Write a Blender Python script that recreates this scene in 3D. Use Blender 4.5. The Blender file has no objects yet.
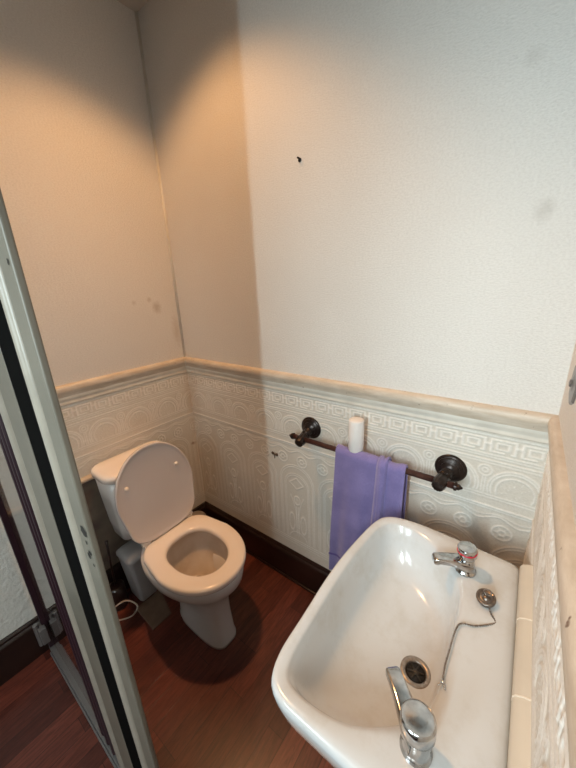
import bpy, bmesh, math, random
import numpy as np
from mathutils import Vector, Matrix
random.seed(4)
PI = math.pi
SC = bpy.context.scene
COL = SC.collection
W, H = 1.626, 2.64          # width of the small room, ceiling height
RAIL = 1.15                 # top of the dado rail
PY = -0.92                  # plane of the glazed partition
YB = -3.0                   # rear of the outer room
XO = 2.7

# ------------------------------------------------------------------ materials
def new_mat(name):
    m = bpy.data.materials.new(name); m.use_nodes = True
    nt = m.node_tree; b = nt.nodes['Principled BSDF']
    return m, nt, b
def N(nt, t, **kw):
    n = nt.nodes.new(t)
    for k, v in kw.items():
        if k in n.inputs: n.inputs[k].default_value = v
        else: setattr(n, k, v)
    return n
def L(nt, a, b): nt.links.new(a, b)
def mixc(nt, fac, a, b, mode='MIX'):
    n = nt.nodes.new('ShaderNodeMix'); n.data_type = 'RGBA'; n.blend_type = mode
    for sock, v in ((n.inputs[0], fac), (n.inputs[6], a), (n.inputs[7], b)):
        if hasattr(v, 'is_output'): L(nt, v, sock)
        elif isinstance(v, (int, float)): sock.default_value = v
        else: sock.default_value = (*v, 1)
    return n.outputs[2]
def ramp(nt, src, p0, p1):
    n = nt.nodes.new('ShaderNodeMapRange'); n.inputs[1].default_value = p0; n.inputs[2].default_value = p1
    L(nt, src, n.inputs[0]); return n.outputs[0]
def pos(nt, scale=(1, 1, 1)):
    g = nt.nodes.new('ShaderNodeNewGeometry'); m = nt.nodes.new('ShaderNodeMapping')
    m.inputs['Scale'].default_value = scale; L(nt, g.outputs['Position'], m.inputs[0]); return m.outputs[0]
def bump(nt, b, h, strength, dist):
    n = nt.nodes.new('ShaderNodeBump'); n.inputs['Strength'].default_value = strength
    n.inputs['Distance'].default_value = dist; L(nt, h, n.inputs['Height']); L(nt, n.outputs[0], b.inputs['Normal'])
def simple(name, col, rough=0.5, metal=0.0, noise=0.0, nscale=30, bumpd=0.0, coat=0.0, dark=None):
    m, nt, b = new_mat(name)
    b.inputs['Roughness'].default_value = rough; b.inputs['Metallic'].default_value = metal
    b.inputs['Coat Weight'].default_value = coat
    t = N(nt, 'ShaderNodeTexNoise', Scale=nscale, Detail=5.0)
    L(nt, pos(nt), t.inputs['Vector'])
    d = dark if dark else tuple(c * (1 - noise) for c in col)
    L(nt, mixc(nt, ramp(nt, t.outputs[0], .35, .65), d, col), b.inputs['Base Color'])
    if bumpd: bump(nt, b, t.outputs[0], 0.5, bumpd)
    return m
def spot_mask(nt, c, r, soft=1.0, squash=(1, 1, 1)):
    """soft round stain around world point c"""
    g = nt.nodes.new('ShaderNodeNewGeometry')
    s = nt.nodes.new('ShaderNodeVectorMath'); s.operation = 'SUBTRACT'; L(nt, g.outputs['Position'], s.inputs[0]); s.inputs[1].default_value = c
    q = nt.nodes.new('ShaderNodeVectorMath'); q.operation = 'MULTIPLY'; L(nt, s.outputs[0], q.inputs[0]); q.inputs[1].default_value = squash
    l = nt.nodes.new('ShaderNodeVectorMath'); l.operation = 'LENGTH'; L(nt, q.outputs[0], l.inputs[0])
    t = N(nt, 'ShaderNodeTexNoise', Scale=60.0, Detail=3.0); L(nt, g.outputs['Position'], t.inputs['Vector'])
    a = nt.nodes.new('ShaderNodeMath'); a.operation = 'MULTIPLY_ADD'; L(nt, t.outputs[0], a.inputs[0]); a.inputs[1].default_value = r * .9; L(nt, l.outputs['Value'], a.inputs[2])
    return ramp(nt, a.outputs[0], r * 1.45, r * (1.45 - .8 * soft))

def wall_paper(name, col, col2, stains=(), bd=.0045):
    m, nt, b = new_mat(name)
    b.inputs['Roughness'].default_value = .62
    b.inputs['Specular IOR Level'].default_value = .3
    big = N(nt, 'ShaderNodeTexNoise', Scale=2.2, Detail=3.0); L(nt, pos(nt), big.inputs['Vector'])
    c = mixc(nt, ramp(nt, big.outputs[0], .3, .7), col2, col)
    fine = N(nt, 'ShaderNodeTexNoise', Scale=150.0, Detail=4.0, Roughness=.6)
    L(nt, pos(nt, (1, 1, 1.5)), fine.inputs['Vector'])
    c = mixc(nt, ramp(nt, fine.outputs[0], .35, .6), tuple(x * .945 for x in col2), c)
    for p, r, k, q, sc in stains:
        mk = spot_mask(nt, p, r, 1.0, q)
        mm = nt.nodes.new('ShaderNodeMath'); mm.operation = 'MULTIPLY'; L(nt, mk, mm.inputs[0]); mm.inputs[1].default_value = k
        c = mixc(nt, mm.outputs[0], c, sc)
    if 'emboss' in name:    # shade painted into the relief: darker between raised lines, lighter on them
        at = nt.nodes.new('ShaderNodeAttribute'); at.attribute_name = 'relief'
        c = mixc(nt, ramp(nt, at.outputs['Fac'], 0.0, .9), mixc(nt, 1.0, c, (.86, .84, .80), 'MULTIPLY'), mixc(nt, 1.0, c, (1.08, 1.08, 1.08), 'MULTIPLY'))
    L(nt, c, b.inputs['Base Color'])
    if name.startswith('rough'):
        fine = N(nt, 'ShaderNodeTexNoise', Scale=48.0, Detail=6.0, Roughness=.6); L(nt, pos(nt), fine.inputs['Vector'])
    bump(nt, b, fine.outputs[0], .55, bd)
    return m
GR = (.30, .27, .23)
M = {}
M['paper'] = wall_paper('woven_wallpaper', (.77, .755, .725), (.72, .70, .67), [
    ((0, -.125, 1.43), .030, .45, (1, 1, .8), (.33, .24, .17)), ((0, -.16, 1.47), .016, .35, (1, 1, 1), (.35, .26, .18)),
    ((0, -.24, 1.46), .014, .3, (1, 1, 1), (.35, .26, .18)),
    ((0, -.03, 1.3), .05, .35, (1, 1.6, .5), (.40, .30, .22)),
    ((1.518, 0, 1.655), .026, .25, (1, 1, .8), GR), ((1.27, 0, 2.2), .03, .12, (1, 1, 1), GR), ((1.45, 0, 1.97), .025, .15, (1, 1, 1), GR)])
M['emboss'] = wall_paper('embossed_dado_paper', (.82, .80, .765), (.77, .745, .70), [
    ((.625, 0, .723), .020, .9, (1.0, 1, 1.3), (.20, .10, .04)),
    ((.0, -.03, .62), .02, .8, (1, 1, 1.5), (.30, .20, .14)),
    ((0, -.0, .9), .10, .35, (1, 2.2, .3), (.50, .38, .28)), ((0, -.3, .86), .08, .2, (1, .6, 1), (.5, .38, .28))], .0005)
M['emboss_lit'] = wall_paper('embossed_lit_dado_paper', (.90, .90, .88), (.86, .86, .835), [], .0003)  # lit copy of the dado paper, whitened to brighten the right wall
M['outer'] = wall_paper('rough_white_plaster', (.74, .74, .70), (.66, .66, .62), [], .012)
M['ceil'] = simple('ceiling_paint', (.62, .58, .53), .8, noise=.05, nscale=6)
M['rail'] = None
m, nt, b = new_mat('worn_cream_gloss_paint')
t = N(nt, 'ShaderNodeTexNoise', Scale=9.0, Detail=6.0, Roughness=.7); L(nt, pos(nt, (1, 1, 6)), t.inputs['Vector'])
c = mixc(nt, ramp(nt, t.outputs[0], .35, .7), (.50, .42, .33), (.68, .61, .52))
t2 = N(nt, 'ShaderNodeTexNoise', Scale=55.0, Detail=2.0); L(nt, pos(nt), t2.inputs['Vector'])
c = mixc(nt, ramp(nt, t2.outputs[0], .70, .78), c, (.2, .13, .09))
L(nt, c, b.inputs['Base Color']); b.inputs['Roughness'].default_value = .42; M['rail'] = m
M['cove'] = simple('grubby_white_moulding_paint', (.72, .69, .62), .5, noise=.12, nscale=14)
# floor
m, nt, b = new_mat('red_mahogany_laminate')
g = nt.nodes.new('ShaderNodeNewGeometry'); sp = nt.nodes.new('ShaderNodeSeparateXYZ'); cb = nt.nodes.new('ShaderNodeCombineXYZ')
L(nt, g.outputs['Position'], sp.inputs[0]); L(nt, sp.outputs[1], cb.inputs[0]); L(nt, sp.outputs[0], cb.inputs[1])
br = N(nt, 'ShaderNodeTexBrick', Scale=1.0); br.offset = .37; br.offset_frequency = 3
br.inputs['Mortar Size'].default_value = .0009; br.inputs['Brick Width'].default_value = .40; br.inputs['Row Height'].default_value = .066
br.inputs['Bias'].default_value = 0.0; br.inputs['Mortar Smooth'].default_value = .3
br.inputs['Color1'].default_value = (.060, .015, .011, 1); br.inputs['Color2'].default_value = (.150, .042, .028, 1); br.inputs['Mortar'].default_value = (.012, .004, .003, 1)
L(nt, cb.outputs[0], br.inputs['Vector'])
gr = N(nt, 'ShaderNodeTexNoise', Scale=14.0, Detail=7.0, Roughness=.7, Distortion=.6); L(nt, pos(nt, (7, .8, 1)), gr.inputs['Vector'])
c = mixc(nt, ramp(nt, gr.outputs[0], .38, .68), (.55, .45, .42), (1.25, 1.15, 1.1)); c = mixc(nt, 1.0, br.outputs['Color'], c, 'MULTIPLY')
L(nt, c, b.inputs['Base Color'])
rn = N(nt, 'ShaderNodeTexNoise', Scale=5.0, Detail=4.0); L(nt, pos(nt), rn.inputs['Vector'])
rr = nt.nodes.new('ShaderNodeMapRange'); rr.inputs[3].default_value = .22; rr.inputs[4].default_value = .42; L(nt, rn.outputs[0], rr.inputs[0]); L(nt, rr.outputs[0], b.inputs['Roughness'])
bump(nt, b, br.outputs['Fac'], .25, -.001); M['floor'] = m
M['skirt'] = simple('dark_brown_gloss_paint', (.022, .010, .008), .28, noise=.4, nscale=8, coat=.3)
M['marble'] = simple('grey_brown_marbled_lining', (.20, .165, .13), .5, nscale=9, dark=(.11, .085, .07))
M['china'] = simple('white_toilet_china', (.70, .67, .65), .12, noise=.03, nscale=3, coat=.4)
M['seat'] = simple('cream_toilet_seat_plastic', (.90, .82, .75), .16, noise=.03, nscale=4)
M['lid'] = simple('white_toilet_lid_plastic', (.66, .61, .60), .22, noise=.03, nscale=4)
M['bowl'] = simple('limescale_bowl_glaze', (.74, .68, .62), .12, nscale=7, dark=(.55, .46, .37))
M['sump'] = simple('stained_water', (.12, .085, .055), .05)
# wash basin ceramic: glossy white with dusty grime patches
m, nt, b = new_mat('basin_ceramic')
t = N(nt, 'ShaderNodeTexNoise', Scale=9.0, Detail=8.0, Roughness=.72); L(nt, pos(nt), t.inputs['Vector'])
c = mixc(nt, ramp(nt, t.outputs[0], .48, .85), (.62, .64, .65), (.50, .485, .445))
for p_, r_ in (((1.545, -.43, .79), .02), ((1.53, -.405, .79), .012)):
    c = mixc(nt, .0, c, (.5, .4, .28))
L(nt, c, b.inputs['Base Color']); rr = nt.nodes.new('ShaderNodeMapRange'); rr.inputs[3].default_value = .07; rr.inputs[4].default_value = .26
L(nt, t.outputs[0], rr.inputs[0]); L(nt, rr.outputs[0], b.inputs['Roughness']); b.inputs['Coat Weight'].default_value = .3; M['basin'] = m
M['scum'] = simple('brown_water_mark', (.56, .50, .40), .3)
M['chrome'] = simple('worn_chrome', (.62, .62, .62), .13, 1.0, noise=.35, nscale=60)
M['brass'] = simple('aged_waste_metal', (.27, .23, .20), .3, .9, noise=.5, nscale=140)
M['flange'] = simple('worn_drain_flange', (.42, .36, .31), .35, .8, noise=.35, nscale=120)
M['gratem'] = simple('dark_tarnished_metal', (.10, .085, .07), .4, .8, noise=.5, nscale=200)
M['hole'] = simple('dark_opening', (.012, .010, .009), .6)
M['red'] = simple('red_tap_band', (.55, .02, .05), .3)
M['bronze'] = simple('dark_bronze', (.035, .024, .021), .32, .55, noise=.5, nscale=80)
M['bar'] = simple('brown_bronze_bar', (.10, .045, .038), .32, .45, noise=.4, nscale=50)
M['tube'] = simple('white_cardboard_tube', (.85, .82, .80), .5, noise=.03)
M['tile'] = simple('cream_edging_tile', (.67, .62, .53), .2, noise=.08, nscale=12)
M['grout'] = simple('white_grout', (.82, .78, .70), .6)
M['frame'] = simple('grey_green_frame_paint', (.155, .140, .112), .38, noise=.12, nscale=18)
M['bead'] = simple('pale_glazing_bead', (.33, .295, .245), .3, noise=.12, nscale=25)
M['gasket'] = simple('dark_plum_gasket', (.022, .008, .014), .4)
M['black'] = simple('black_rubber', (.002, .002, .002), .9)
M['black'].node_tree.nodes['Principled BSDF'].inputs['Specular IOR Level'].default_value = .05
M['bracket'] = simple('grey_bracket_metal', (.22, .21, .21), .35, .6)
M['plastic'] = simple('grey_white_plastic', (.36, .36, .37), .4, noise=.1, nscale=10)
M['card'] = simple('brown_card', (.115, .075, .050), .8, noise=.2, nscale=25)
M['cable'] = simple('white_cable_sheath', (.42, .36, .31), .5)
M['soil'] = simple('grey_waste_pipe', (.22, .20, .19), .4)
m, nt, b = new_mat('lilac_towelling')
v = N(nt, 'ShaderNodeTexNoise', Scale=700.0, Detail=2.0); L(nt, pos(nt), v.inputs['Vector'])
big = N(nt, 'ShaderNodeTexNoise', Scale=14.0, Detail=3.0); L(nt, pos(nt), big.inputs['Vector'])
c = mixc(nt, ramp(nt, big.outputs[0], .3, .7), (.185, .16, .39), (.285, .245, .53))
c = mixc(nt, ramp(nt, v.outputs[0], .3, .6), (.16, .135, .34), c)
L(nt, c, b.inputs['Base Color']); b.inputs['Roughness'].default_value = .95
b.inputs['Sheen Weight'].default_value = .4; bump(nt, b, v.outputs[0], .8, .0015); M['towel'] = m
M['towel_band'] = simple('woven_towel_band', (.15, .11, .36), .8, noise=.2, nscale=200)
m, nt, b = new_mat('door_glass')
b.inputs['Base Color'].default_value = (.85, .86, .86, 1); b.inputs['Transmission Weight'].default_value = 1; b.inputs['Roughness'].default_value = .04; b.inputs['IOR'].default_value = 1.45
t = N(nt, 'ShaderNodeTexNoise', Scale=5.0); L(nt, pos(nt), t.inputs['Vector']); bump(nt, b, t.outputs[0], .05, .001)
M['glass'] = m

# ------------------------------------------------------------------ mesh helpers
def link(o, parent=None):
    COL.objects.link(o)
    if parent: o.parent = parent
    return o
def obj(name, bm, mat, parent=None, smooth=True, bevel=0, sub=0, auto=None):
    me = bpy.data.meshes.new(name)
    bmesh.ops.recalc_face_normals(bm, faces=bm.faces[:])
    bm.to_mesh(me); bm.free()
    for mt in (mat if isinstance(mat, (list, tuple)) else [mat]): me.materials.append(M[mt])
    if smooth:
        for p in me.polygons: p.use_smooth = True
        if auto: me.set_sharp_from_angle(angle=math.radians(auto))
    o = link(bpy.data.objects.new(name, me), parent)
    if bevel:
        md = o.modifiers.new('bevel', 'BEVEL'); md.width = bevel; md.segments = 3; md.limit_method = 'ANGLE'
    if sub:
        md = o.modifiers.new('sub', 'SUBSURF'); md.levels = sub; md.render_levels = sub
    return o
def tag(o, label=None, cat=None, group=None, kind=None):
    if label: o['label'] = label
    if cat: o['category'] = cat
    if group: o['group'] = group
    if kind: o['kind'] = kind
    return o
def thing(name, loc, label, cat, group=None, kind=None):
    o = bpy.data.objects.new(name, None); o.empty_display_size = .05; COL.objects.link(o)
    o.location = loc; tag(o, label, cat, group, kind); return o
def place(root):
    """children were built in world coordinates: shift them under the root"""
    bpy.context.view_layer.update()
    inv = Matrix.Translation(root.location).inverted()
    for c in root.children: c.matrix_parent_inverse = inv
def box(bm, a, b):
    vs = [bm.verts.new((x, y, z)) for x in (a[0], b[0]) for y in (a[1], b[1]) for z in (a[2], b[2])]
    for f in ((0, 1, 3, 2), (4, 6, 7, 5), (0, 4, 5, 1), (2, 3, 7, 6), (0, 2, 6, 4), (1, 5, 7, 3)): bm.faces.new([vs[i] for i in f])
def boxm(a, b):
    bm = bmesh.new(); box(bm, a, b); return bm
def loft(bm, rings, cap0=True, cap1=True, closed=True, mats=None):
    R = [[bm.verts.new(v) for v in r] for r in rings]; n = len(R[0])
    for i in range(len(R) - 1):
        for j in range(n if closed else n - 1):
            k = (j + 1) % n
            f = bm.faces.new((R[i][j], R[i][k], R[i + 1][k], R[i + 1][j]))
            if mats: f.material_index = mats[i]
    if cap0: bm.faces.new(R[0])
    if cap1: bm.faces.new(R[-1]).material_index = mats[-1] if mats else 0
def frame_of(d):
    d = Vector(d).normalized(); a = Vector((0, 0, 1)) if abs(d.z) < .9 else Vector((1, 0, 0))
    u = d.cross(a).normalized(); return d, u, d.cross(u)
def lathe(bm, o, axis, prof, seg=40, flute=0, fl_amp=0):
    """prof: list of (distance along the axis, radius)"""
    d, u, w = frame_of(axis); o = Vector(o)
    rings = []
    for t, r in prof:
        rings.append([o + d * t + (u * math.cos(2 * PI * k / seg) + w * math.sin(2 * PI * k / seg)) * max(r, 1e-4) * (1 - fl_amp * (0.5 - .5 * math.cos(2 * PI * k * flute / seg)) if flute else 1) for k in range(seg)])
    loft(bm, rings)
def tube(bm, pts, rad, seg=12):
    pts = [Vector(p) for p in pts]; n = len(pts); rings = []; u = None
    for i, p in enumerate(pts):
        d = (pts[min(i + 1, n - 1)] - pts[max(i - 1, 0)]).normalized()
        if u is None: _, u, _ = frame_of(d)
        u = (u - d * u.dot(d)).normalized(); w = d.cross(u); r = rad[i] if isinstance(rad, (list, tuple)) else rad
        rings.append([p + (u * math.cos(2 * PI * k / seg) + w * math.sin(2 * PI * k / seg)) * r for k in range(seg)])
    loft(bm, rings)
def spline(P, n=8):
    P = [Vector(p) for p in P]; out = []
    for i in range(len(P) - 1):
        a, b_, c_, d = P[max(i - 1, 0)], P[i], P[i + 1], P[min(i + 2, len(P) - 1)]
        for k in range(n):
            t = k / n
            out.append(.5 * ((2 * b_) + (c_ - a) * t + (2 * a - 5 * b_ + 4 * c_ - d) * t * t + (3 * b_ - a - 3 * c_ + d) * t ** 3))
    out.append(P[-1]); return out
def profile_strip(name, prof, p0, p1, out, mat, parent=None, mitre=(0, 0), kind=True):
    """sweep a 2D profile (outwards, z) from p0 to p1; mitre shifts the ends by the out distance"""
    p0, p1, out = Vector(p0), Vector(p1), Vector(out); d = (p1 - p0).normalized()
    bm = bmesh.new()
    r0 = [p0 + out * a + Vector((0, 0, z)) + d * a * mitre[0] for a, z in prof]
    r1 = [p1 + out * a + Vector((0, 0, z)) - d * a * mitre[1] for a, z in prof]
    loft(bm, [r0, r1])
    o = obj(name, bm, mat, parent, auto=35)
    if kind: o['kind'] = 'structure'
    return o
def struct(name, bm, mat, **kw):
    o = obj(name, bm, mat, smooth=False, **kw); o['kind'] = 'structure'; return o

# ------------------------------------------------------------------ room shell
struct('floor', boxm((-.1, YB - .1, -.1), (XO + .1, .1, 0)), 'floor')
struct('ceiling', boxm((-.1, YB - .1, H), (XO + .1, .1, H + .1)), 'ceil')
wall_back = struct('wall_back', boxm((-.1, 0, 0), (XO + .1, .1, H)), 'paper')
wall_left = struct('wall_left', boxm((-.1, -.905, 0), (0, 0, H)), 'paper')
struct('wall_left_outer', boxm((-.1, YB, 0), (0, -.905, H)), 'outer').name = 'wall_outer'
wall_right = struct('wall_right', boxm((W, -1.15, 0), (W + .1, 0, H)), 'paper')
struct('wall_rear', boxm((-.1, YB - .1, 0), (XO + .1, YB, H)), 'paper')
struct('wall_far', boxm((XO, YB, 0), (XO + .1, 0, H)), 'paper')

# ---- embossed dado paper, pattern as real relief
def ridge(d, w=.0016): return np.exp(-(d / w) ** 2)
def emboss(u, z):
    """u along the wall, z height; returns relief in units of one"""
    h = np.zeros_like(u)
    for zz, a in ((1.063, .8), (1.054, .8), (.992, .8), (.983, .6), (.971, .9), (.962, .6), (.852, .7), (.842, .6), (.812, 1.2), (.803, .6), (.262, .8), (.250, .8), (.236, .6)):
        h += a * ridge(z - zz, .0019)
    # greek key blocks
    P = .078; a = (u % P) - P / 2; c = z - 1.023
    band = (np.abs(c) < .026)
    sq = np.maximum(np.abs(a) / .030, np.abs(c) / .020)
    h += band * ridge((sq - 1) * .020, .0022) * ~((a > .006) & (a < .020) & (c < -.01))
    sq2 = np.maximum(np.abs(a) / .015, np.abs(c) / .010)
    h += band * .9 * ridge((sq2 - 1) * .010, .0022)
    h += band * .7 * (np.abs(a) > .030) * ridge(c - .004, .003)
    # arches with fans: period .165
    P = .165; a = (u % P) - P / 2; c = z - .880
    zone = (z > .857) & (z < .957)
    r = np.hypot(a, c * 1.0)
    for rr in (.070, .062, .048): h += zone * .9 * ridge(r - rr, .0020)
    th = np.arctan2(c, a)
    h += zone * (r < .044) * (r > .012) * .8 * np.exp(-((np.abs(np.sin(th * 5.5))) * r / .0022) ** 2)
    a2 = ((u + P / 2) % P) - P / 2; c2 = z - .935; r2 = np.hypot(a2, c2)
    h += zone * (r > .074) * .8 * (ridge(r2 - .018, .002) + ridge(r2 - .008, .002)) + zone * (r > .072) * ridge(np.abs(a2) - .004, .0018) * (c2 < -.02) * .8
    # second frieze below double line: rosettes joined by scrolls
    P = .11; a = ((u + .04) % P) - P / 2; c = z - .728; r = np.hypot(a, c); th = np.arctan2(c, a)
    zone = (z > .69) & (z < .80)
    h += zone * (.9 * ridge(r - .026, .002) + .9 * ridge(r - .010, .002) + (r < .024) * (r > .011) * .7 * np.exp(-((np.sin(th * 3)) * r / .003) ** 2))
    h += zone * .8 * ridge(z - (.772 + .010 * np.cos(2 * PI * u / .11)), .002) + .6 * ridge(z - (.783 + .006 * np.cos(2 * PI * u / .11)), .0018) * zone
    # tall panels: nested arched frames with stems and tulips
    P = .22; a = ((u + .02) % P) - P / 2; zone = (z > .27) & (z < .72)
    for k, (hw, top) in enumerate(((.098, .70), (.090, .69), (.070, .655), (.063, .645))):
        dz = np.maximum(z - (top - hw), 0); rr = np.hypot(a, dz * 1.0)
        h += zone * .75 * ridge(rr - hw, .0018) * (r > .03)
    zone2 = (z > .30) & (z < .56)
    h += zone2 * .8 * ridge(np.abs(a) - .006, .0018) * (z < .47)
    for s in (-1, 1):
        xc = s * (.006 + .030 * np.clip((z - .40) / .12, 0, 1) ** 2)
        h += (z > .34) * (z < .53) * .8 * ridge(a - xc, .002)
        leaf = np.hypot((a - s * .034) / .016, (z - .37) / .05)
        h += .8 * ridge((leaf - 1) * .016, .0022)
    fl = np.hypot(a / .017, (z - .505) / .024); h += .9 * ridge((fl - 1) * .017, .0025) + .7 * (fl < .9) * np.exp(-((np.abs(a) - .005) / .002) ** 2)
    dm = (np.abs(a) / .04 + np.abs(z - .60) / .03); h += .8 * ridge((dm - 1) * .022, .002)
    h += (z > .27) * (z < .36) * .7 * ridge(np.hypot(a, z - .26) - .055, .002)
    return h
def emboss_sheet(name, a, b, z0, z1, step, axis, sign, parent, amp=.0025, mat='emboss'):
    """axis: 'x' for the back wall (plane y=0), 'y' for side walls (plane x)"""
    nu = int(round(abs(b - a) / step)) + 1; nz = int(round((z1 - z0) / step)) + 1
    uu = np.linspace(a, b, nu); zz = np.linspace(z0, z1, nz)
    U, Z = np.meshgrid(uu, zz); rng = np.random.default_rng(3)
    E0 = np.clip(emboss(U - min(a, b), Z), 0, 1.3); Hh = E0 * amp + .0008
    low = rng.random((nz // 40 + 3, nu // 40 + 3))
    iz = np.linspace(0, low.shape[0] - 1.001, nz); iu = np.linspace(0, low.shape[1] - 1.001, nu)
    z_i, u_i = iz.astype(int), iu.astype(int); fz = (iz - z_i)[:, None]; fu = (iu - u_i)[None]
    fz = fz * fz * (3 - 2 * fz); fu = fu * fu * (3 - 2 * fu)
    lo = (low[z_i][:, u_i] * (1 - fu) + low[z_i][:, u_i + 1] * fu) * (1 - fz) + (low[z_i + 1][:, u_i] * (1 - fu) + low[z_i + 1][:, u_i + 1] * fu) * fz
    Hh += lo * .0015 + rng.random(Hh.shape) * .00012
    if axis == 'x': V = np.stack([U, -Hh, Z], -1)
    elif sign > 0: V = np.stack([Hh, U, Z], -1)
    else: V = np.stack([W - Hh, U, Z], -1)
    V = V.reshape(-1, 3).astype(np.float32)
    idx = np.arange(nu * nz).reshape(nz, nu)
    F = np.stack([idx[:-1, :-1], idx[:-1, 1:], idx[1:, 1:], idx[1:, :-1]], -1).reshape(-1, 4)
    me = bpy.data.meshes.new(name); me.vertices.add(len(V)); me.vertices.foreach_set('co', V.ravel())
    me.loops.add(F.size); me.loops.foreach_set('vertex_index', F.ravel().astype(np.int32))
    me.polygons.add(len(F)); me.polygons.foreach_set('loop_start', (np.arange(len(F)) * 4).astype(np.int32))
    me.update(calc_edges=True); me.validate(); me.polygons.foreach_set('use_smooth', np.ones(len(F), bool))
    me.materials.append(M[mat])
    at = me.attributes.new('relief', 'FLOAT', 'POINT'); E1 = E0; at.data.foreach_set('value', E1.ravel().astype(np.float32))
    o = link(bpy.data.objects.new(name, me), parent); o['kind'] = 'structure'; return o
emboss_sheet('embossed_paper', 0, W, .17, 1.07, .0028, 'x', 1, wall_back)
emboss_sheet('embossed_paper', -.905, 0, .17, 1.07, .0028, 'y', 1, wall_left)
emboss_sheet('embossed_paper', -1.15, 0, .17, 1.07, .0030, 'y', -1, wall_right, .0034, 'emboss_lit')
# wallpaper seam bead in the left corner
bm = bmesh.new(); tube(bm, [(.001, -.001, RAIL), (.001, -.001, 1.8), (.001, -.001, H)], .008, 12)
tag(obj('seam', bm, 'cove', wall_left), kind='structure')

# ---- dado rail
rp = [(0, 1.150), (.008, 1.150), (.014, 1.146), (.018, 1.138), (.0195, 1.128), (.018, 1.118), (.014, 1.112), (.012, 1.100), (.0, 1.100)]
cp = [(0, 1.100), (.0105, 1.100), (.0115, 1.094), (.010, 1.086), (.007, 1.080), (.0065, 1.076), (.008, 1.072), (.0075, 1.066), (.004, 1.062), (0, 1.060)]
for nm, p0, p1, out, mt in (('trim_1', (0, 0, 0), (W, 0, 0), (0, -1, 0), (1, 1)), ('trim_2', (0, 0, 0), (0, -.905, 0), (1, 0, 0), (1, 0)), ('trim_3', (W, 0, 0), (W, -1.15, 0), (-1, 0, 0), (1, 0))):
    t = profile_strip(nm, rp, p0, p1, out, 'rail', mitre=mt)
    profile_strip('cove_moulding', cp, p0, p1, out, 'cove', parent=t, mitre=mt)
# ---- skirting
sk = [(0, 0), (.022, 0), (.022, .150), (.018, .163), (.012, .168), (.012, .176), (.006, .184), (0, .184)]
for nm, p0, p1, out, mt in (('baseboard_back', (0, 0, 0), (W, 0, 0), (0, -1, 0), (1, 1)), ('baseboard_left', (0, 0, 0), (0, YB, 0), (1, 0, 0), (1, 0)), ('baseboard_right', (W, 0, 0), (W, -1.15, 0), (-1, 0, 0), (1, 0))):
    profile_strip(nm, sk, p0, p1, out, 'skirt', mitre=mt)
bm = bmesh.new(); tube(bm, [(.02, -.026, .006), (W - .03, -.026, .006)], .006, 8)
tag(obj('trim_4', bm, 'skirt'), kind='structure')
# ---- dark lining under the cistern with cream edge
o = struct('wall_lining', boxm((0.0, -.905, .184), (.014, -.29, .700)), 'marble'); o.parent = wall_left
o = profile_strip('trim_5', [(0, .694), (.024, .694), (.028, .701), (.026, .709), (.018, .713), (0, .713)], (0, -.905, 0), (0, -.29, 0), (1, 0, 0), 'rail')

# ------------------------------------------------------------------ glazed partition and post
D0, D1 = PY - .0, PY + .045
door = thing('door_1', (.05, PY, 0), 'glazed door panel in a grey green frame with plum gaskets', 'door', kind='structure')
obj('stile', boxm((.735, PY, .0), (.840, PY + .03, H)), 'frame', door, smooth=False, bevel=.003)
bm = bmesh.new(); tube(bm, [(.696, PY + .012, .01), (.696, PY + .012, H - .01)], .016, 20); box(bm, (.66, PY + .004, .01), (.74, D1, H - .01)); obj('glazing_bead', bm, 'bead', door, auto=40)
bm = bmesh.new()
for x in (.560, .600, .640): tube(bm, [(x, PY + .006, .06), (x, PY + .006, H - .02)], .0085, 12)
box(bm, (.545, PY + .004, .05), (.662, PY + .03, H - .01)); obj('gasket', bm, 'gasket', door, auto=40)
bm = bmesh.new(); box(bm, (.03, PY - .004, .035), (.055, PY + .022, H - .01)); obj('gasket', bm, 'gasket', door, smooth=False, bevel=.002)
obj('glass_pane', boxm((.05, PY + .012, .03), (.55, PY + .018, H - .01)), 'glass', door, smooth=False)
bm = bmesh.new(); box(bm, (.03, PY - .004, .0), (.735, PY + .03, .028)); box(bm, (.05, PY - .010, .0), (.9, PY - .004, .010)); obj('bottom_track', bm, 'bracket', door, smooth=False, bevel=.002)
bm = bmesh.new(); box(bm, (.022, PY - .020, .09), (.080, PY + .004, .17)); tube(bm, [(.05, PY - .022, .075), (.05, PY - .022, .19)], .010, 14); obj('hinge', bm, 'bracket', door, auto=40, bevel=.002)
place(door)
post = thing('door_2', (1.0, PY, 0), 'grey green door post with pale bead', 'door frame', kind='structure')
obj('post', boxm((.978, PY, 0), (1.028, PY + .010, H)), 'frame', post, smooth=False, bevel=.003)
bm = bmesh.new(); tube(bm, [(.958, PY + .008, .01), (.958, PY + .008, H - .01)], .013, 20); box(bm, (.936, PY + .004, 0), (.980, PY + .012, H)); obj('glazing_bead', bm, 'bead', post, auto=40)
obj('weather_seal', boxm((.840, PY + .001, 0), (.946, PY + .012, H)), 'black', post, smooth=False)
bm = bmesh.new()
for (x, z, rx, rz) in ((1.010, 1.150, .011, .010), (1.008, 1.127, .003, .004), (1.012, 1.108, .006, .004), (1.004, 1.098, .006, .006), (1.014, 1.084, .003, .003), (1.018, 1.55, .003, .004)):
    vs = [bm.verts.new((x + rx * math.cos(k * PI / 8) * (1 + .25 * math.sin(k * 2.3)), PY - .0006, z + rz * math.sin(k * PI / 8))) for k in range(16)]; bm.faces.new(vs)
obj('paint_chips', bm, 'hole', post, smooth=False)['label'] = 'dark chips and a latch hole in the paint'
place(post)

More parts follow.
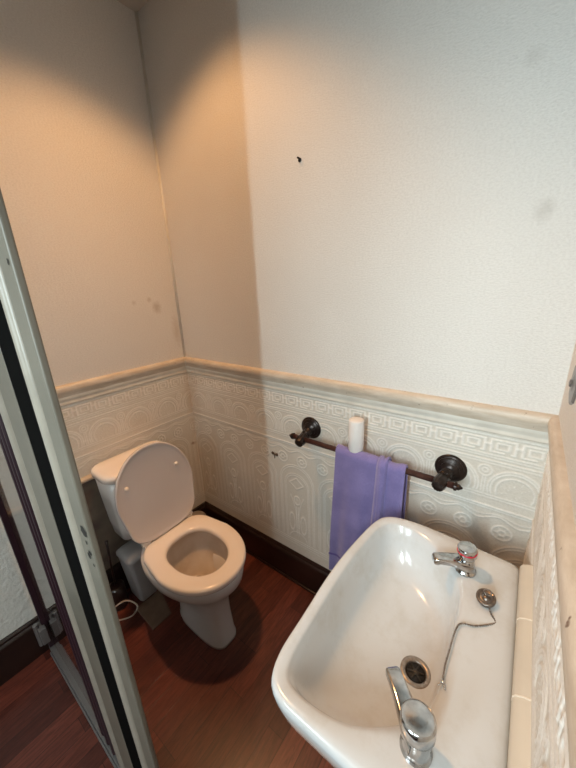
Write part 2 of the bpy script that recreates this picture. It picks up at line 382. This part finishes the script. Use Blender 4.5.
# ------------------------------------------------------------------ toilet
TY = -.432
toilet = thing('toilet', (.40, TY, 0), 'white close-coupled toilet with open lid in the far corner', 'toilet')
def egg(x0, x1, hw, n=64, back=.62, z=0., cy=TY, fr=2.1, bx=3.2):
    """toilet outline: squarish at x0 (hinge), round at x1"""
    out = []; xc = x0 + (x1 - x0) * .47
    for k in range(n):
        a = 2 * PI * k / n; c, s = math.cos(a), math.sin(a)
        if c >= 0: x = xc + (x1 - xc) * abs(c) ** (2 / fr); y = hw * math.copysign(abs(s) ** (2 / fr), s)
        else:
            x = xc - (xc - x0) * abs(c) ** (2 / bx); y = hw * math.copysign(abs(s) ** (2 / 2.6), s)
            y *= 1 - (1 - back) * ((xc - x) / (xc - x0)) ** 2.2
        out.append(Vector((x, cy + y, z)))
    return out
rings = []; mats = []
for x0, x1, hw, z, bk in ((.34, .672, .070, 0, .95), (.34, .672, .070, .015, .95), (.35, .664, .066, .04, .95), (.35, .655, .064, .14, .95), (.32, .662, .070, .22, .95), (.26, .685, .108, .295, .85),
                          (.20, .718, .160, .328, .75), (.20, .738, .178, .350, .55), (.20, .740, .181, .372, .55), (.20, .740, .181, .398, .55), (.21, .733, .174, .404, .55)):
    rings.append(egg(x0, x1, hw, z=z, back=bk, fr=3.4 if z < .2 else 2.7 if z < .25 else 2.1)); mats.append(0)
for x0, x1, hw, z in ((.365, .69, .125, .404), (.362, .692, .127, .395), (.36, .695, .130, .36), (.37, .675, .118, .31), (.40, .63, .085, .25), (.42, .57, .055, .21)):
    rings.append(egg(x0, x1, hw, z=z, back=.8)); mats.append(1)
mats[10] = 0
for x0, x1, hw, z in ((.43, .55, .045, .205), ): rings.append(egg(x0, x1, hw, z=z, back=.9)); mats.append(2)
bm = bmesh.new(); loft(bm, rings, mats=mats[:-1] + [2]); obj('pan', bm, ['china', 'bowl', 'sump'], toilet)
# seat ring
def seat_ring(xo0, xo1, hwo, xi0, xi1, hwi, z0, z1):
    bm = bmesh.new(); R = []
    def e(t, z): # t 0 outer .. 1 inner
        a = egg(xo0, xo1, hwo, z=z, back=.72, bx=10); b_ = egg(xi0, xi1, hwi, z=z, back=.86)
        return [p * (1 - t) + q * t for p, q in zip(a, b_)]
    prof = [(0.04, z0), (0, z0 + .006), (0, z1 - .010), (.03, z1 - .004), (.12, z1), (.5, z1 + .001), (.85, z1 - .002), (.95, z1 - .006), (1, z1 - .012), (1, z0 + .004), (.96, z0)]
    R = [e(t, z) for t, z in prof]; R.append(R[0])
    loft(bm, R, cap0=False, cap1=False); bmesh.ops.remove_doubles(bm, verts=bm.verts[:], dist=1e-5); return bm
obj('seat', seat_ring(.298, .747, .185, .385, .668, .110, .408, .436), 'seat', toilet)
# lid, leaning back
A = math.radians(9); P0 = Vector((.316, TY - .004, .438)); UP = Vector((-math.sin(A), 0, math.cos(A))); NR = Vector((math.cos(A), 0, math.sin(A)))
def lid_pt(v, dn): return P0 + UP * (v.x) + Vector((0, v.y, 0)) + NR * dn
base = [Vector((p.x, p.y, 0)) for p in egg(0, .430, .184, back=.72, cy=0, bx=12)]; cen = Vector((.2, 0, 0))
bm = bmesh.new(); R = []
for s, dn in ((.90, -.010), (.97, -.009), (.995, -.004), (1, .004), (.995, .009), (.975, .011), (.95, .008), (.90, .004), (.5, .002), (.1, .002)):
    R.append([lid_pt(cen + (p - cen) * s, dn) for p in base])
loft(bm, R); obj('lid', bm, 'lid', toilet)
for s in (-1, 1):
    bm = bmesh.new(); q = lid_pt(Vector((.285, s * .120 - .006, 0)), .002); lathe(bm, q, NR, [(0, .009), (.004, .0095), (.009, .008), (.012, .004), (.0125, 0)], 20); obj('bumper', bm, 'seat', toilet)
    bm = bmesh.new(); y = TY + s * .112
    tube(bm, [(.308, y - .020, .442), (.308, y + .020, .442)], .010, 18); box(bm, (.300, y - .014, .42), (.320, y + .014, .440)); obj('hinge', bm, 'seat', toilet, auto=40)
# cistern
def rrect(x0, x1, y0, y1, r, z, n=8):
    out = []
    for cx, cy, a0 in ((x1 - r, y1 - r, 0), (x0 + r, y1 - r, PI / 2), (x0 + r, y0 + r, PI), (x1 - r, y0 + r, 1.5 * PI)):
        for k in range(n + 1):
            a = a0 + k * PI / 2 / n; out.append(Vector((cx + r * math.cos(a), cy + r * math.sin(a), z)))
    return out
bm = bmesh.new()
CY = -.440
R = [rrect(.035, .035 + .165 * a, CY - .168 * c, CY + .168 * c, .035, z) for a, c, z in ((.85, .76, .395), (.90, .81, .405), (.95, .86, .48), (1, .92, .62), (1.03, .95, .732))]
loft(bm, R); obj('cistern', bm, 'china', toilet)
bm = bmesh.new()
R = [rrect(x0, x1, CY - h, CY + h, r_, z) for x0, x1, h, r_, z in ((.03, .212, .164, .05, .727), (.024, .218, .171, .055, .733), (.024, .218, .171, .055, .753), (.030, .211, .165, .050, .762), (.042, .198, .152, .04, .767), (.08, .15, .10, .02, .769))]
loft(bm, R); obj('cistern_lid', bm, 'seat', toilet)
bm = bmesh.new(); tube(bm, spline([(.20, TY + .10, .17), (.13, TY + .13, .17), (.09, TY + .19, .17), (.085, TY + .26, .15)]), .045, 20)
lathe(bm, (.082, TY + .295, 0), (0, 0, 1), [(0, .05), (.15, .05), (.155, .058), (.185, .058), (.195, .05), (.2, .03)], 28); obj('waste_pipe', bm, 'soil', toilet)
place(toilet)

# things behind the toilet
def solid(name, rings, mat, label, cat, **kw):
    bm = bmesh.new(); loft(bm, rings, **kw); return tag(obj(name, bm, mat, smooth=True, auto=50), label, cat)
tub = thing('plastic_container', (.11, -.52, 0), 'tall grey white plastic container on the floor behind the toilet', 'container')
bm = bmesh.new(); loft(bm, [rrect(.07, .165, -.562, -.478, .014, .004), rrect(.065, .172, -.570, -.474, .016, .02), rrect(.048, .186, -.588, -.468, .02, .27)]); obj('body', bm, 'plastic', tub, auto=50)
bm = bmesh.new(); loft(bm, [rrect(.044, .19, -.592, -.464, .022, .27), rrect(.044, .19, -.592, -.464, .022, .282), rrect(.06, .174, -.576, -.48, .02, .300), rrect(.09, .14, -.55, -.51, .012, .304)]); obj('lid', bm, 'plastic', tub, auto=50)
place(tub)
bm = bmesh.new(); loft(bm, [[(.168, -.600, z), (.335, -.607, z), (.336, -.510, z), (.172, -.47, z)] for z in (.0005, .004)])
tag(obj('card_sheet', bm, 'card', smooth=False), 'flat brown square of card lying on the floor beside the toilet', 'card')
bm = bmesh.new(); tube(bm, spline([(.10, -.70, .03), (.125, -.625, .05), (.165, -.59, .012), (.19, -.63, .006), (.14, -.69, .006), (.06, -.70, .03), (.04, -.69, .09), (.03, -.685, .2), (.025, -.69, .30)], 10), .0035, 10)
tag(obj('cable', bm, 'cable'), 'loose white cable looped on the floor behind the post', 'cable')
brush = thing('toilet_brush', (.065, -.61, 0), 'dark toilet brush standing upright left of the plastic container', 'brush')
bm = bmesh.new(); lathe(bm, (.075, -.632, 0), (0, 0, 1), [(0, .04), (.01, .042), (.12, .038), (.125, .030), (.126, .012)], 24); obj('holder', bm, 'skirt', brush)
bm = bmesh.new(); tube(bm, [(.075, -.632, .10), (.072, -.627, .25), (.065, -.62, .36), (.064, -.619, .38)], [.005, .005, .006, .008], 10); obj('handle', bm, 'skirt', brush)
place(brush)

# ------------------------------------------------------------------ wash basin
def round_poly(P, it=3):
    for _ in range(it):
        Q = []
        for i in range(len(P)):
            a, b_ = P[i], P[(i + 1) % len(P)]; Q += [(a[0] * .75 + b_[0] * .25, a[1] * .75 + b_[1] * .25), (a[0] * .25 + b_[0] * .75, a[1] * .25 + b_[1] * .75)]
        P = Q
    return P
NA = 192
def resample(P, c, n=NA):
    ang = np.array([math.atan2(p[1] - c[1], p[0] - c[0]) for p in P]); order = np.argsort(ang); P = [P[i] for i in order]; out = []
    for k in range(n):
        a = -PI + 2 * PI * k / n; dx, dy = math.cos(a), math.sin(a); best = None
        for i in range(len(P)):
            x1, y1 = P[i][0] - c[0], P[i][1] - c[1]; j = (i + 1) % len(P); x2, y2 = P[j][0] - c[0], P[j][1] - c[1]
            ex, ey = x2 - x1, y2 - y1; det = -dx * ey + dy * ex
            if abs(det) < 1e-12: continue
            t = (-x1 * ey + y1 * ex) / det; s = (dx * y1 - dy * x1) / det
            if t > 0 and -1e-6 <= s <= 1 + 1e-6 and (best is None or t > best): best = t
        out.append(Vector((c[0] + dx * best, c[1] + dy * best, 0)))
    return out
BC = (1.41, -.485)
outer = resample(round_poly([(1.600, -.764), (1.600, -.735), (1.600, -.22), (1.600, -.196), (1.58, -.188), (1.40, -.182), (1.34, -.183), (1.268, -.196), (1.232, -.235), (1.212, -.40), (1.208, -.50), (1.214, -.62), (1.216, -.728), (1.246, -.776), (1.34, -.776), (1.40, -.776), (1.58, -.775)], 3), BC)
inner = resample(round_poly([(1.494, -.60), (1.497, -.48), (1.494, -.36), (1.475, -.315), (1.425, -.262), (1.38, -.232), (1.315, -.216), (1.258, -.240), (1.242, -.36), (1.236, -.48), (1.239, -.60), (1.243, -.715), (1.268, -.745), (1.36, -.738), (1.420, -.705), (1.475, -.655)], 3), BC)
DR = Vector((1.437, -.497, 0)); drain = [DR + Vector((math.cos(-PI + 2 * PI * k / NA) * .030, math.sin(-PI + 2 * PI * k / NA) * .030, 0)) for k in range(NA)]
basin = thing('wash_basin', (1.42, -.485, .60), 'white ceramic wash basin with dusty bowl fixed to the right wall', 'basin')
cen = Vector((1.46, -.485, 0))
def R_(P, z): return [Vector((p.x, p.y, z)) for p in P]
def sc(P, s, sy=None): return [Vector((cen.x + (p.x - cen.x) * s, cen.y + (p.y - cen.y) * (sy or s), 0)) for p in P]
def mix(P, Q, t): return [p * (1 - t) + q * t for p, q in zip(P, Q)]
rings = [R_(sc(outer, .30), .60), R_(sc(outer, .45), .615), R_(sc(outer, .72), .655), R_(sc(outer, .90), .70), R_(sc(outer, .965), .735), R_(sc(outer, .99), .765), R_(outer, .783), R_(outer, .790), R_(mix(outer, inner, .07), .7975), R_(mix(outer, inner, .2), .801), R_(mix(outer, inner, .45), .800),
         R_(mix(outer, inner, .78), .797), R_(mix(outer, inner, .95), .794), R_(inner, .789)]
def dd(t): return R_(mix(inner, drain, t), 0)
for t, z in ((.02, .783), (.045, .768), (.08, .745), (.13, .720), (.20, .698), (.29, .682), (.42, .672), (.6, .666), (.8, .661), (.94, .658), (1, .656)):
    rings.append(R_(mix(inner, drain, t), z))
# flat tap shelf dips slightly behind the rim
for i in (10, 11, 12):
    for v in rings[i]:
        v.z -= .005 * min(1, max(0, (v.x - 1.49) / .04)) * min(1, max(0, (1.595 - v.x) / .02))
bm = bmesh.new(); loft(bm, rings, cap1=False); obj('bowl', bm, 'basin', basin)
bm = bmesh.new(); box(bm, (1.585, -.775, .66), (W - .003, -.195, .785)); obj('wall_flange', bm, 'basin', basin, smooth=False, bevel=.006)
# drain
bm = bmesh.new(); lathe(bm, (DR.x, DR.y, .650), (0, 0, 1), [(0, .034), (.006, .034), (.0085, .031), (.008, .024), (.004, .021), (-.02, .020)], 40)
dr = obj('drain', bm, 'flange', basin)
bm = bmesh.new(); lathe(bm, (DR.x, DR.y, .6505), (0, 0, 1), [(0, .0205), (.0035, .0203), (.004, .0)], 32)
h_ = obj('drain_opening', bm, 'hole', dr)
bm = bmesh.new()
for k in range(3):
    a = k * PI / 3 + .3; d = Vector((math.cos(a), math.sin(a), 0)) * .019; tube(bm, [Vector((DR.x, DR.y, .656)) - d, Vector((DR.x, DR.y, .656)) + d], .002, 8)
lathe(bm, (DR.x, DR.y, .655), (0, 0, 1), [(0, .006), (.003, .006), (.004, .0)], 16)
obj('grate', bm, 'gratem', dr)
# brown water marks on the shelf
bm = bmesh.new()
for pts in ([(1.522, -.395), (1.512, -.405), (1.512, -.43), (1.522, -.462)], [(1.545, -.40), (1.556, -.44), (1.556, -.47)], [(1.50, -.375), (1.53, -.375)]):
    sp_ = spline([(x, y, .7945) for x, y in pts], 8)
    for a, b_ in zip(sp_[:-1], sp_[1:]):
        n_ = (b_ - a).cross(Vector((0, 0, 1))).normalized() * .0016
        bm.faces.new([bm.verts.new(v + Vector((0, 0, .0008))) for v in (a - n_, b_ - n_, b_ + n_, a + n_)])
bm.free()
place(basin)
for par, ch in ((dr, h_),): pass

# tiles behind the basin
ys = [-.200, -.366, -.530, -.694, -.790]
for i in range(4):
    y1, y0 = ys[i], ys[i + 1]; bm = bmesh.new()
    prof = [(0, .786), (-.026, .786), (-.026, .800), (-.022, .808), (-.012, .814), (0, .817)]
    loft(bm, [[(W + a, y, z) for a, z in prof] for y in (y0 + .0012, y1 - .0012)])
    tag(obj('edging_tile', bm, 'tile', auto=50), ['cream edging tile behind the basin, nearest the towel wall', 'cream edging tile behind the basin, beside the plug', 'cream edging tile behind the basin, third from the towel wall', 'cream edging tile behind the basin, beside the nearer tap'][i], 'tile', 'edging tiles between the basin and the right wall')
bm = bmesh.new()
for y in ys[1:4]:
    loft(bm, [[(W + a * 1.01, yy, z + .0006) for a, z in prof] for yy in (y - .0016, y + .0016)])
tag(obj('grout_line', bm, 'grout', smooth=False), 'white grout filling joints between the cream edging tiles', 'grout', kind='stuff')

# ------------------------------------------------------------------ taps
def tap(base, ang, label, band, sl=.92, head_r=.024):
    t = thing('basin_tap', base, label, 'tap', 'chrome taps on the basin')
    b0 = Vector(base); d = Vector((math.cos(ang), math.sin(ang), 0)); s = Vector((-d.y, d.x, 0))
    bm = bmesh.new(); lathe(bm, b0, (0, 0, 1), [(0, .0245), (.004, .0245), (.006, .021), (.016, .0205), (.028, .019), (.036, .017), (.042, .016)], 36); obj('body', bm, 'chrome', t)
    # spout: flattened, tapering, drooping bar
    bm = bmesh.new(); R = []
    for k, (f, z, hw, hh) in enumerate(((-.012, .020, .0155, .012), (.01, .023, .0165, .0125), (.03, .026, .0145, .011), (.055, .029, .0125, .0095), (.080, .030, .0115, .0085), (.098, .029, .0110, .0080), (.103, .027, .0095, .0065))):
        c = b0 + d * f * sl + Vector((0, 0, z)); ring = []
        for q in range(24):
            a = 2 * PI * q / 24; ca, sa = math.cos(a) * 1.0, math.sin(a)
            ring.append(c + s * hw * 1.22 * math.copysign(abs(ca) ** .4, ca) + Vector((0, 0, 1)) * hh * math.copysign(abs(sa) ** .4, sa))
        R.append(ring)
    loft(bm, R); sp_ = obj('spout', bm, 'chrome', t, auto=50)
    bm = bmesh.new(); c = b0 + d * .090 * sl + Vector((0, 0, .022)); lathe(bm, c, (0, 0, -1), [(0, .0085), (.006, .0085), (.007, .006)], 20); obj('nozzle', bm, 'chrome', t)
    # head
    hd = Vector((d.x * .10, d.y * .10, 1)).normalized(); h0 = b0 + Vector((0, 0, .038))
    bm = bmesh.new(); lathe(bm, h0, hd, [(0, .014), (.004, head_r * .85), (.010, head_r), (.028, head_r * 1.02), (.032, head_r), (.034, head_r * .92), (.0335, head_r * .86), (.036, head_r * .5), (.037, 0)], 48, flute=8 if band else 0, fl_amp=.05); obj('head', bm, 'chrome', t, auto=45)
    if band:
        bm = bmesh.new(); lathe(bm, h0 + hd * .021, hd, [(0, head_r * 1.0), (.0005, head_r * 1.045), (.003, head_r * 1.045), (.0035, head_r * 1.0)], 48); obj('colour_band', bm, band, t)
    else:
        bm = bmesh.new(); q = h0 + hd * .012 - d * .0235 ; lathe(bm, q, -d, [(0, .0035), (.001, .0035)], 16); obj('grub_screw_hole', bm, 'hole', t)
    place(t); return t
tap((1.489, -.285, .796), math.radians(209), 'chrome basin tap with a red band, on the far side', 'red', head_r=.022, sl=.78)
tap((1.482, -.694, .796), math.radians(133), 'chrome basin tap with plain round head, on the near side', None, head_r=.026)

# plug and chain
plug = thing('sink_plug', (1.545, -.356, .797), 'dark metal sink plug with bead chain lying on the basin shelf', 'plug')
ax = Vector((-.15, -.25, 1)).normalized()
bm = bmesh.new(); lathe(bm, (1.542, -.352, .799), ax, [(0, .017), (.005, .019), (.010, .020), (.013, .0195), (.014, .016), (.012, .014), (.013, .008), (.015, .007), (.016, 0)], 36); obj('stopper', bm, 'brass', plug)
bm = bmesh.new()
for k in range(25):
    a = 2 * PI * k / 24
    if k: bmesh.ops.create_uvsphere(bm, u_segments=6, v_segments=5, radius=.0018, matrix=Matrix.Translation(Vector((1.542, -.352, .817)) + Vector((math.cos(a) * .007, math.sin(a) * .003, .006 + math.sin(a) * .005))))
obj('ring', bm, 'brass', plug)
bm = bmesh.new()
cp_ = spline([(1.546, -.362, .815), (1.552, -.378, .800), (1.563, -.392, .7965), (1.560, -.402, .7965), (1.530, -.428, .7965), (1.508, -.438, .797), (1.499, -.456, .798), (1.4955, -.51, .798), (1.4945, -.55, .798), (1.497, -.575, .797)], 30)
acc = 0; last = cp_[0]
for a in cp_:
    acc += (a - last).length; last = a
    if acc >= .0042:
        acc = 0; bmesh.ops.create_uvsphere(bm, u_segments=8, v_segments=6, radius=.0021, matrix=Matrix.Translation(a))
tube(bm, cp_[::4], .0008, 6)
obj('chain', bm, 'brass', plug)
bm = bmesh.new(); e = cp_[-1]
bmesh.ops.create_uvsphere(bm, u_segments=12, v_segments=8, radius=.004, matrix=Matrix.Translation(e)); tube(bm, [e, e + Vector((.006, -.010, 0))], .0015, 8); tube(bm, [e, e + Vector((-.006, -.010, .001))], .0015, 8)
obj('chain_clip', bm, 'chrome', plug)
place(plug)

# ------------------------------------------------------------------ towel rail
rail = thing('towel_rail', (1.11, 0, .90), 'dark bronze towel rail with round wall roses on the embossed wall', 'towel rail')
BY, BZ = -.080, .898
bm = bmesh.new(); tube(bm, [(.80, BY, BZ + .004), (1.425, BY, BZ - .002)], .0105, 20); obj('bar', bm, 'bar', rail)
for x0, xb, z0 in ((.842, .845, .920), (1.390, 1.378, .910)):
    o_ = Vector((x0, -.001, z0)); ax = (Vector((xb, BY, BZ)) - o_).normalized()
    bm = bmesh.new(); lathe(bm, o_, (0, -1, 0), [(0, .048), (.004, .049), (.008, .046), (.010, .041), (.012, .041), (.015, .037), (.018, .030), (.020, .030), (.024, .022), (.03, .016)], 48); obj('wall_rose', bm, 'bronze', rail, auto=50)
    bm = bmesh.new(); lathe(bm, o_ + ax * .02, ax, [(0, .021), (.012, .017), (.022, .0155), (.026, .020), (.032, .0205), (.036, .016), (.044, .0205), (.074, .022), (.082, .020), (.090, .018), (.093, .010), (.0935, 0)], 48, flute=12, fl_amp=.08); obj('bracket_arm', bm, 'bronze', rail, auto=50)
for x, s in ((.806, -1), (1.415, 1)):
    bm = bmesh.new(); lathe(bm, (x, BY, BZ + (.004 if s < 0 else -.002)), (s, 0, 0), [(0, .0105), (.001, .0135), (.008, .0135), (.010, .009), (.014, .010), (.020, .005), (.024, .003), (.025, 0)], 24); obj('finial', bm, 'bronze', rail, auto=50)
place(rail)

# towel
def cloth(x0, x1, front_z, back_z, off, seed, bulge=.004, skew=0.0, nx=64):
    rnd = np.random.default_rng(seed); ph = rnd.random(4) * 6.28
    path = []
    r = .0145 + off
    for k in range(26): path.append((-r + .000, back_z + (BZ - back_z) * k / 26, k / 26, -1))
    for k in range(17):
        a = PI - PI * k / 16; path.append((r * math.cos(a), BZ + r * math.sin(a) * 1.15 + .001, 0, 0))
    for k in range(1, 61): path.append((r, BZ - (BZ - front_z) * k / 60, k / 60, 1))
    R = []
    for i in range(nx + 1):
        t = i / nx; row = []
        for (o, z, f, side) in path:
            x = x0 + (x1 - x0) * t
            wv = math.sin(t * 9 + ph[0]) * .006 * f + math.sin(t * 21 + ph[1] + f * 1.5) * .0025 * (f if side else .3) + bulge * math.sin(PI * t)
            x += skew * f * (side > 0) * (1 - t * .5)
            y = BY - o - (wv + .012 * f * math.sin(PI * min(f * 1.0, 1))) * (1 if side >= 0 else -.5)
            row.append(Vector((x, min(y, -.006), z + .002 * math.sin(t * 11 + ph[2]) * (side == 0) + .004 * math.sin(t * 6 + ph[3]) * f)))
        R.append(row)
    return R
towel = thing('hand_towel', (1.13, BY, BZ), 'lilac purple hand towel folded over the dark towel rail', 'towel')
def cloth_obj(name, rows, mat):
    bm = bmesh.new(); loft(bm, rows, False, False, closed=False); o = obj(name, bm, mat, towel)
    sd = o.modifiers.new('solid', 'SOLIDIFY'); sd.thickness = .0065; sd.offset = 0
    sb = o.modifiers.new('sub', 'SUBSURF'); sb.levels = 1; sb.render_levels = 1
    return o
cloth_obj('front_fold', cloth(1.013, 1.196, .315, .38, .004, 1, .006, -.03), 'towel')
cloth_obj('side_fold', cloth(1.184, 1.272, .36, .42, .001, 7, .007, -.01, 40), 'towel')
cloth_obj('overlap_fold', cloth(1.178, 1.212, .34, .80, .010, 11, .010, -.02, 24), 'towel')
# woven bands near the hem
for zc in (.395, .415):
    rows = cloth(1.013, 1.196, .315, .38, .0098, 1, .006, -.03)
    keep = [[p for p in r if True][-61:] for r in rows]
    idx = [i for i in range(61) if abs(keep[32][i].z - zc) < .0085]
    if len(idx) > 1:
        bm = bmesh.new(); loft(bm, [[r[i] + Vector((0, -.0005, 0)) for i in idx] for r in keep], False, False, closed=False); obj('woven_band', bm, 'towel_band', towel)
place(towel)
# white tube on the towel
tb = thing('paper_tube', (1.083, -.070, .917), 'small white tube standing on top of the purple towel', 'tube')
bm = bmesh.new(); lathe(bm, (1.083, -.072, .917), (0, 0, 1), [(0, .026), (.002, .0275), (.060, .0275), (.118, .0275), (.1215, .0265), (.1225, .024)], 40); obj('body', bm, 'tube', tb, auto=60)
bm = bmesh.new(); lathe(bm, (1.083, -.072, 1.0395), (0, 0, 1), [(0, .024), (.0006, .022), (.001, 0)], 32); obj('cap', bm, 'tube', tb)
place(tb)

# ------------------------------------------------------------------ small wall fittings
wp = thing('wall_plug', (.818, 0, 1.917), 'small dark wall plug in the plain upper wall', 'wall plug')
bm = bmesh.new(); lathe(bm, (.818, .0005, 1.917), (0, -1, 0), [(0, .0065), (.003, .0065), (.004, .005), (.0042, 0)], 16); o = obj('socket', bm, 'hole', wp)
bm = bmesh.new(); lathe(bm, (.818, -.003, 1.921), (-.2, -1, .1), [(0, .003), (.010, .0028), (.011, 0)], 10); obj('screw', bm, 'bronze', wp)
place(wp)
hk = thing('screw_fixing', (.625, 0, .723), 'rusty double screw fixing on the embossed wall left of the rail', 'fixing')
for dx in (-.012, .014):
    bm = bmesh.new(); lathe(bm, (.625 + dx, -.001, .726 - dx * .1), (0, -1, 0), [(0, .0085), (.003, .008), (.004, .004), (.0042, 0)], 12); obj('screw_head', bm, 'card', hk)
bm = bmesh.new(); box(bm, (.6215, -.003, .700), (.6265, 0, .724)); obj('bracket_remnant', bm, 'card', hk, smooth=False)
place(hk)
mb = thing('mirror_bracket', (W, -.165, 1.285), 'dark octagonal bracket on the right wall above the rail', 'bracket')
bm = bmesh.new(); lathe(bm, (W + .001, -.172, 1.285), (-1, 0, 0), [(0, .048), (.004, .048), (.006, .044), (.0065, .020), (.008, .014), (.009, 0)], 8); obj('plate', bm, 'bracket', mb, smooth=False)
bm = bmesh.new(); lathe(bm, (W - .008, -.172, 1.285), (-1, 0, 0), [(0, .009), (.003, .008), (.004, 0)], 6); obj('bolt', bm, 'bracket', mb, smooth=False)
place(mb)
# ceiling downlight
dl = thing('downlight', (.46, -.42, H), 'round recessed ceiling downlight above the toilet', 'ceiling light')
bm = bmesh.new(); lathe(bm, (.46, -.42, H), (0, 0, -1), [(0, .060), (.006, .060), (.008, .052), (.004, .042), (.001, .040)], 40); obj('rim', bm, 'chrome', dl, auto=50)
place(dl)

# ------------------------------------------------------------------ lights
def light(name, kind, loc, energy, col, **kw):
    d = bpy.data.lights.new(name, kind); d.energy = energy; d.color = col
    for k, v in kw.items(): setattr(d, k, v)
    o = bpy.data.objects.new(name, d); COL.objects.link(o); o.location = loc; return o
def aim(o, t): o.rotation_euler = (Vector(t) - o.location).to_track_quat('-Z', 'Y').to_euler()
s = light('ceiling_spot', 'SPOT', (.50, -.41, H - .03), 1.0, (1, .52, .215), spot_size=math.radians(121), spot_blend=.50, shadow_soft_size=.05)
s.rotation_euler = (0, 0, 0)
s.data.use_nodes = True; nt = s.data.node_tree; em = nt.nodes['Emission']; lf = nt.nodes.new('ShaderNodeLightFalloff'); lf.inputs['Strength'].default_value = 33; lf.inputs['Smooth'].default_value = 0
L(nt, lf.outputs['Linear'], em.inputs['Strength'])
k = light('daylight_doorway', 'AREA', (1.445, -1.76, 1.56), 5.1, (.80, .97, 1.0), shape='RECTANGLE', size=.022, size_y=.6, spread=math.radians(98)); aim(k, (1.40, 0, 1.52))
f = light('room_fill', 'AREA', (.75, -2.3, 1.5), 5.5, (.78, .94, 1.0), shape='RECTANGLE', size=.6, size_y=.7, spread=math.radians(110)); aim(f, (1.5, -.4, .75))
g2 = light('outer_room_fill', 'AREA', (1.5, -2.5, 2.2), 13, (.93, 1.0, .97), shape='RECTANGLE', size=.8, size_y=.8, spread=math.radians(110)); aim(g2, (0, -1.4, .3))  # added fill lamp, brightens the left wall beyond the partition
v2 = light('ceiling_spot_fill', 'SPOT', (.46, -.42, H - .03), 16, (1, .55, .28), spot_size=math.radians(64), spot_blend=1.0, shadow_soft_size=.04); aim(v2, (.22, -.50, .6))  # second warm lamp added over the toilet, in place of bounced light
w = bpy.data.worlds.new('world'); SC.world = w; w.use_nodes = True
w.node_tree.nodes['Background'].inputs[0].default_value = (.8, .85, .9, 1); w.node_tree.nodes['Background'].inputs[1].default_value = .16

# ------------------------------------------------------------------ camera
f_px, yaw, pitch, roll = 315.7494, .6554, .3021, -.0437
cam = bpy.data.cameras.new('camera'); co = bpy.data.objects.new('camera', cam); COL.objects.link(co)
F = Vector((-math.sin(yaw) * math.cos(pitch), math.cos(yaw) * math.cos(pitch), -math.sin(pitch)))
r0 = Vector((math.cos(yaw), math.sin(yaw), 0)); u0 = r0.cross(F)
r_ = r0 * math.cos(roll) + u0 * math.sin(roll); u_ = -r0 * math.sin(roll) + u0 * math.cos(roll)
co.matrix_world = Matrix(((r_.x, u_.x, -F.x, 1.5269), (r_.y, u_.y, -F.y, -1.0441), (r_.z, u_.z, -F.z, 1.5088), (0, 0, 0, 1)))
cam.sensor_fit = 'VERTICAL'; cam.sensor_height = 24; cam.lens = f_px / 768 * 24; cam.clip_start = .02
SC.camera = co
SC.view_settings.view_transform = 'Standard'; SC.view_settings.look = 'None'; SC.view_settings.exposure = 0
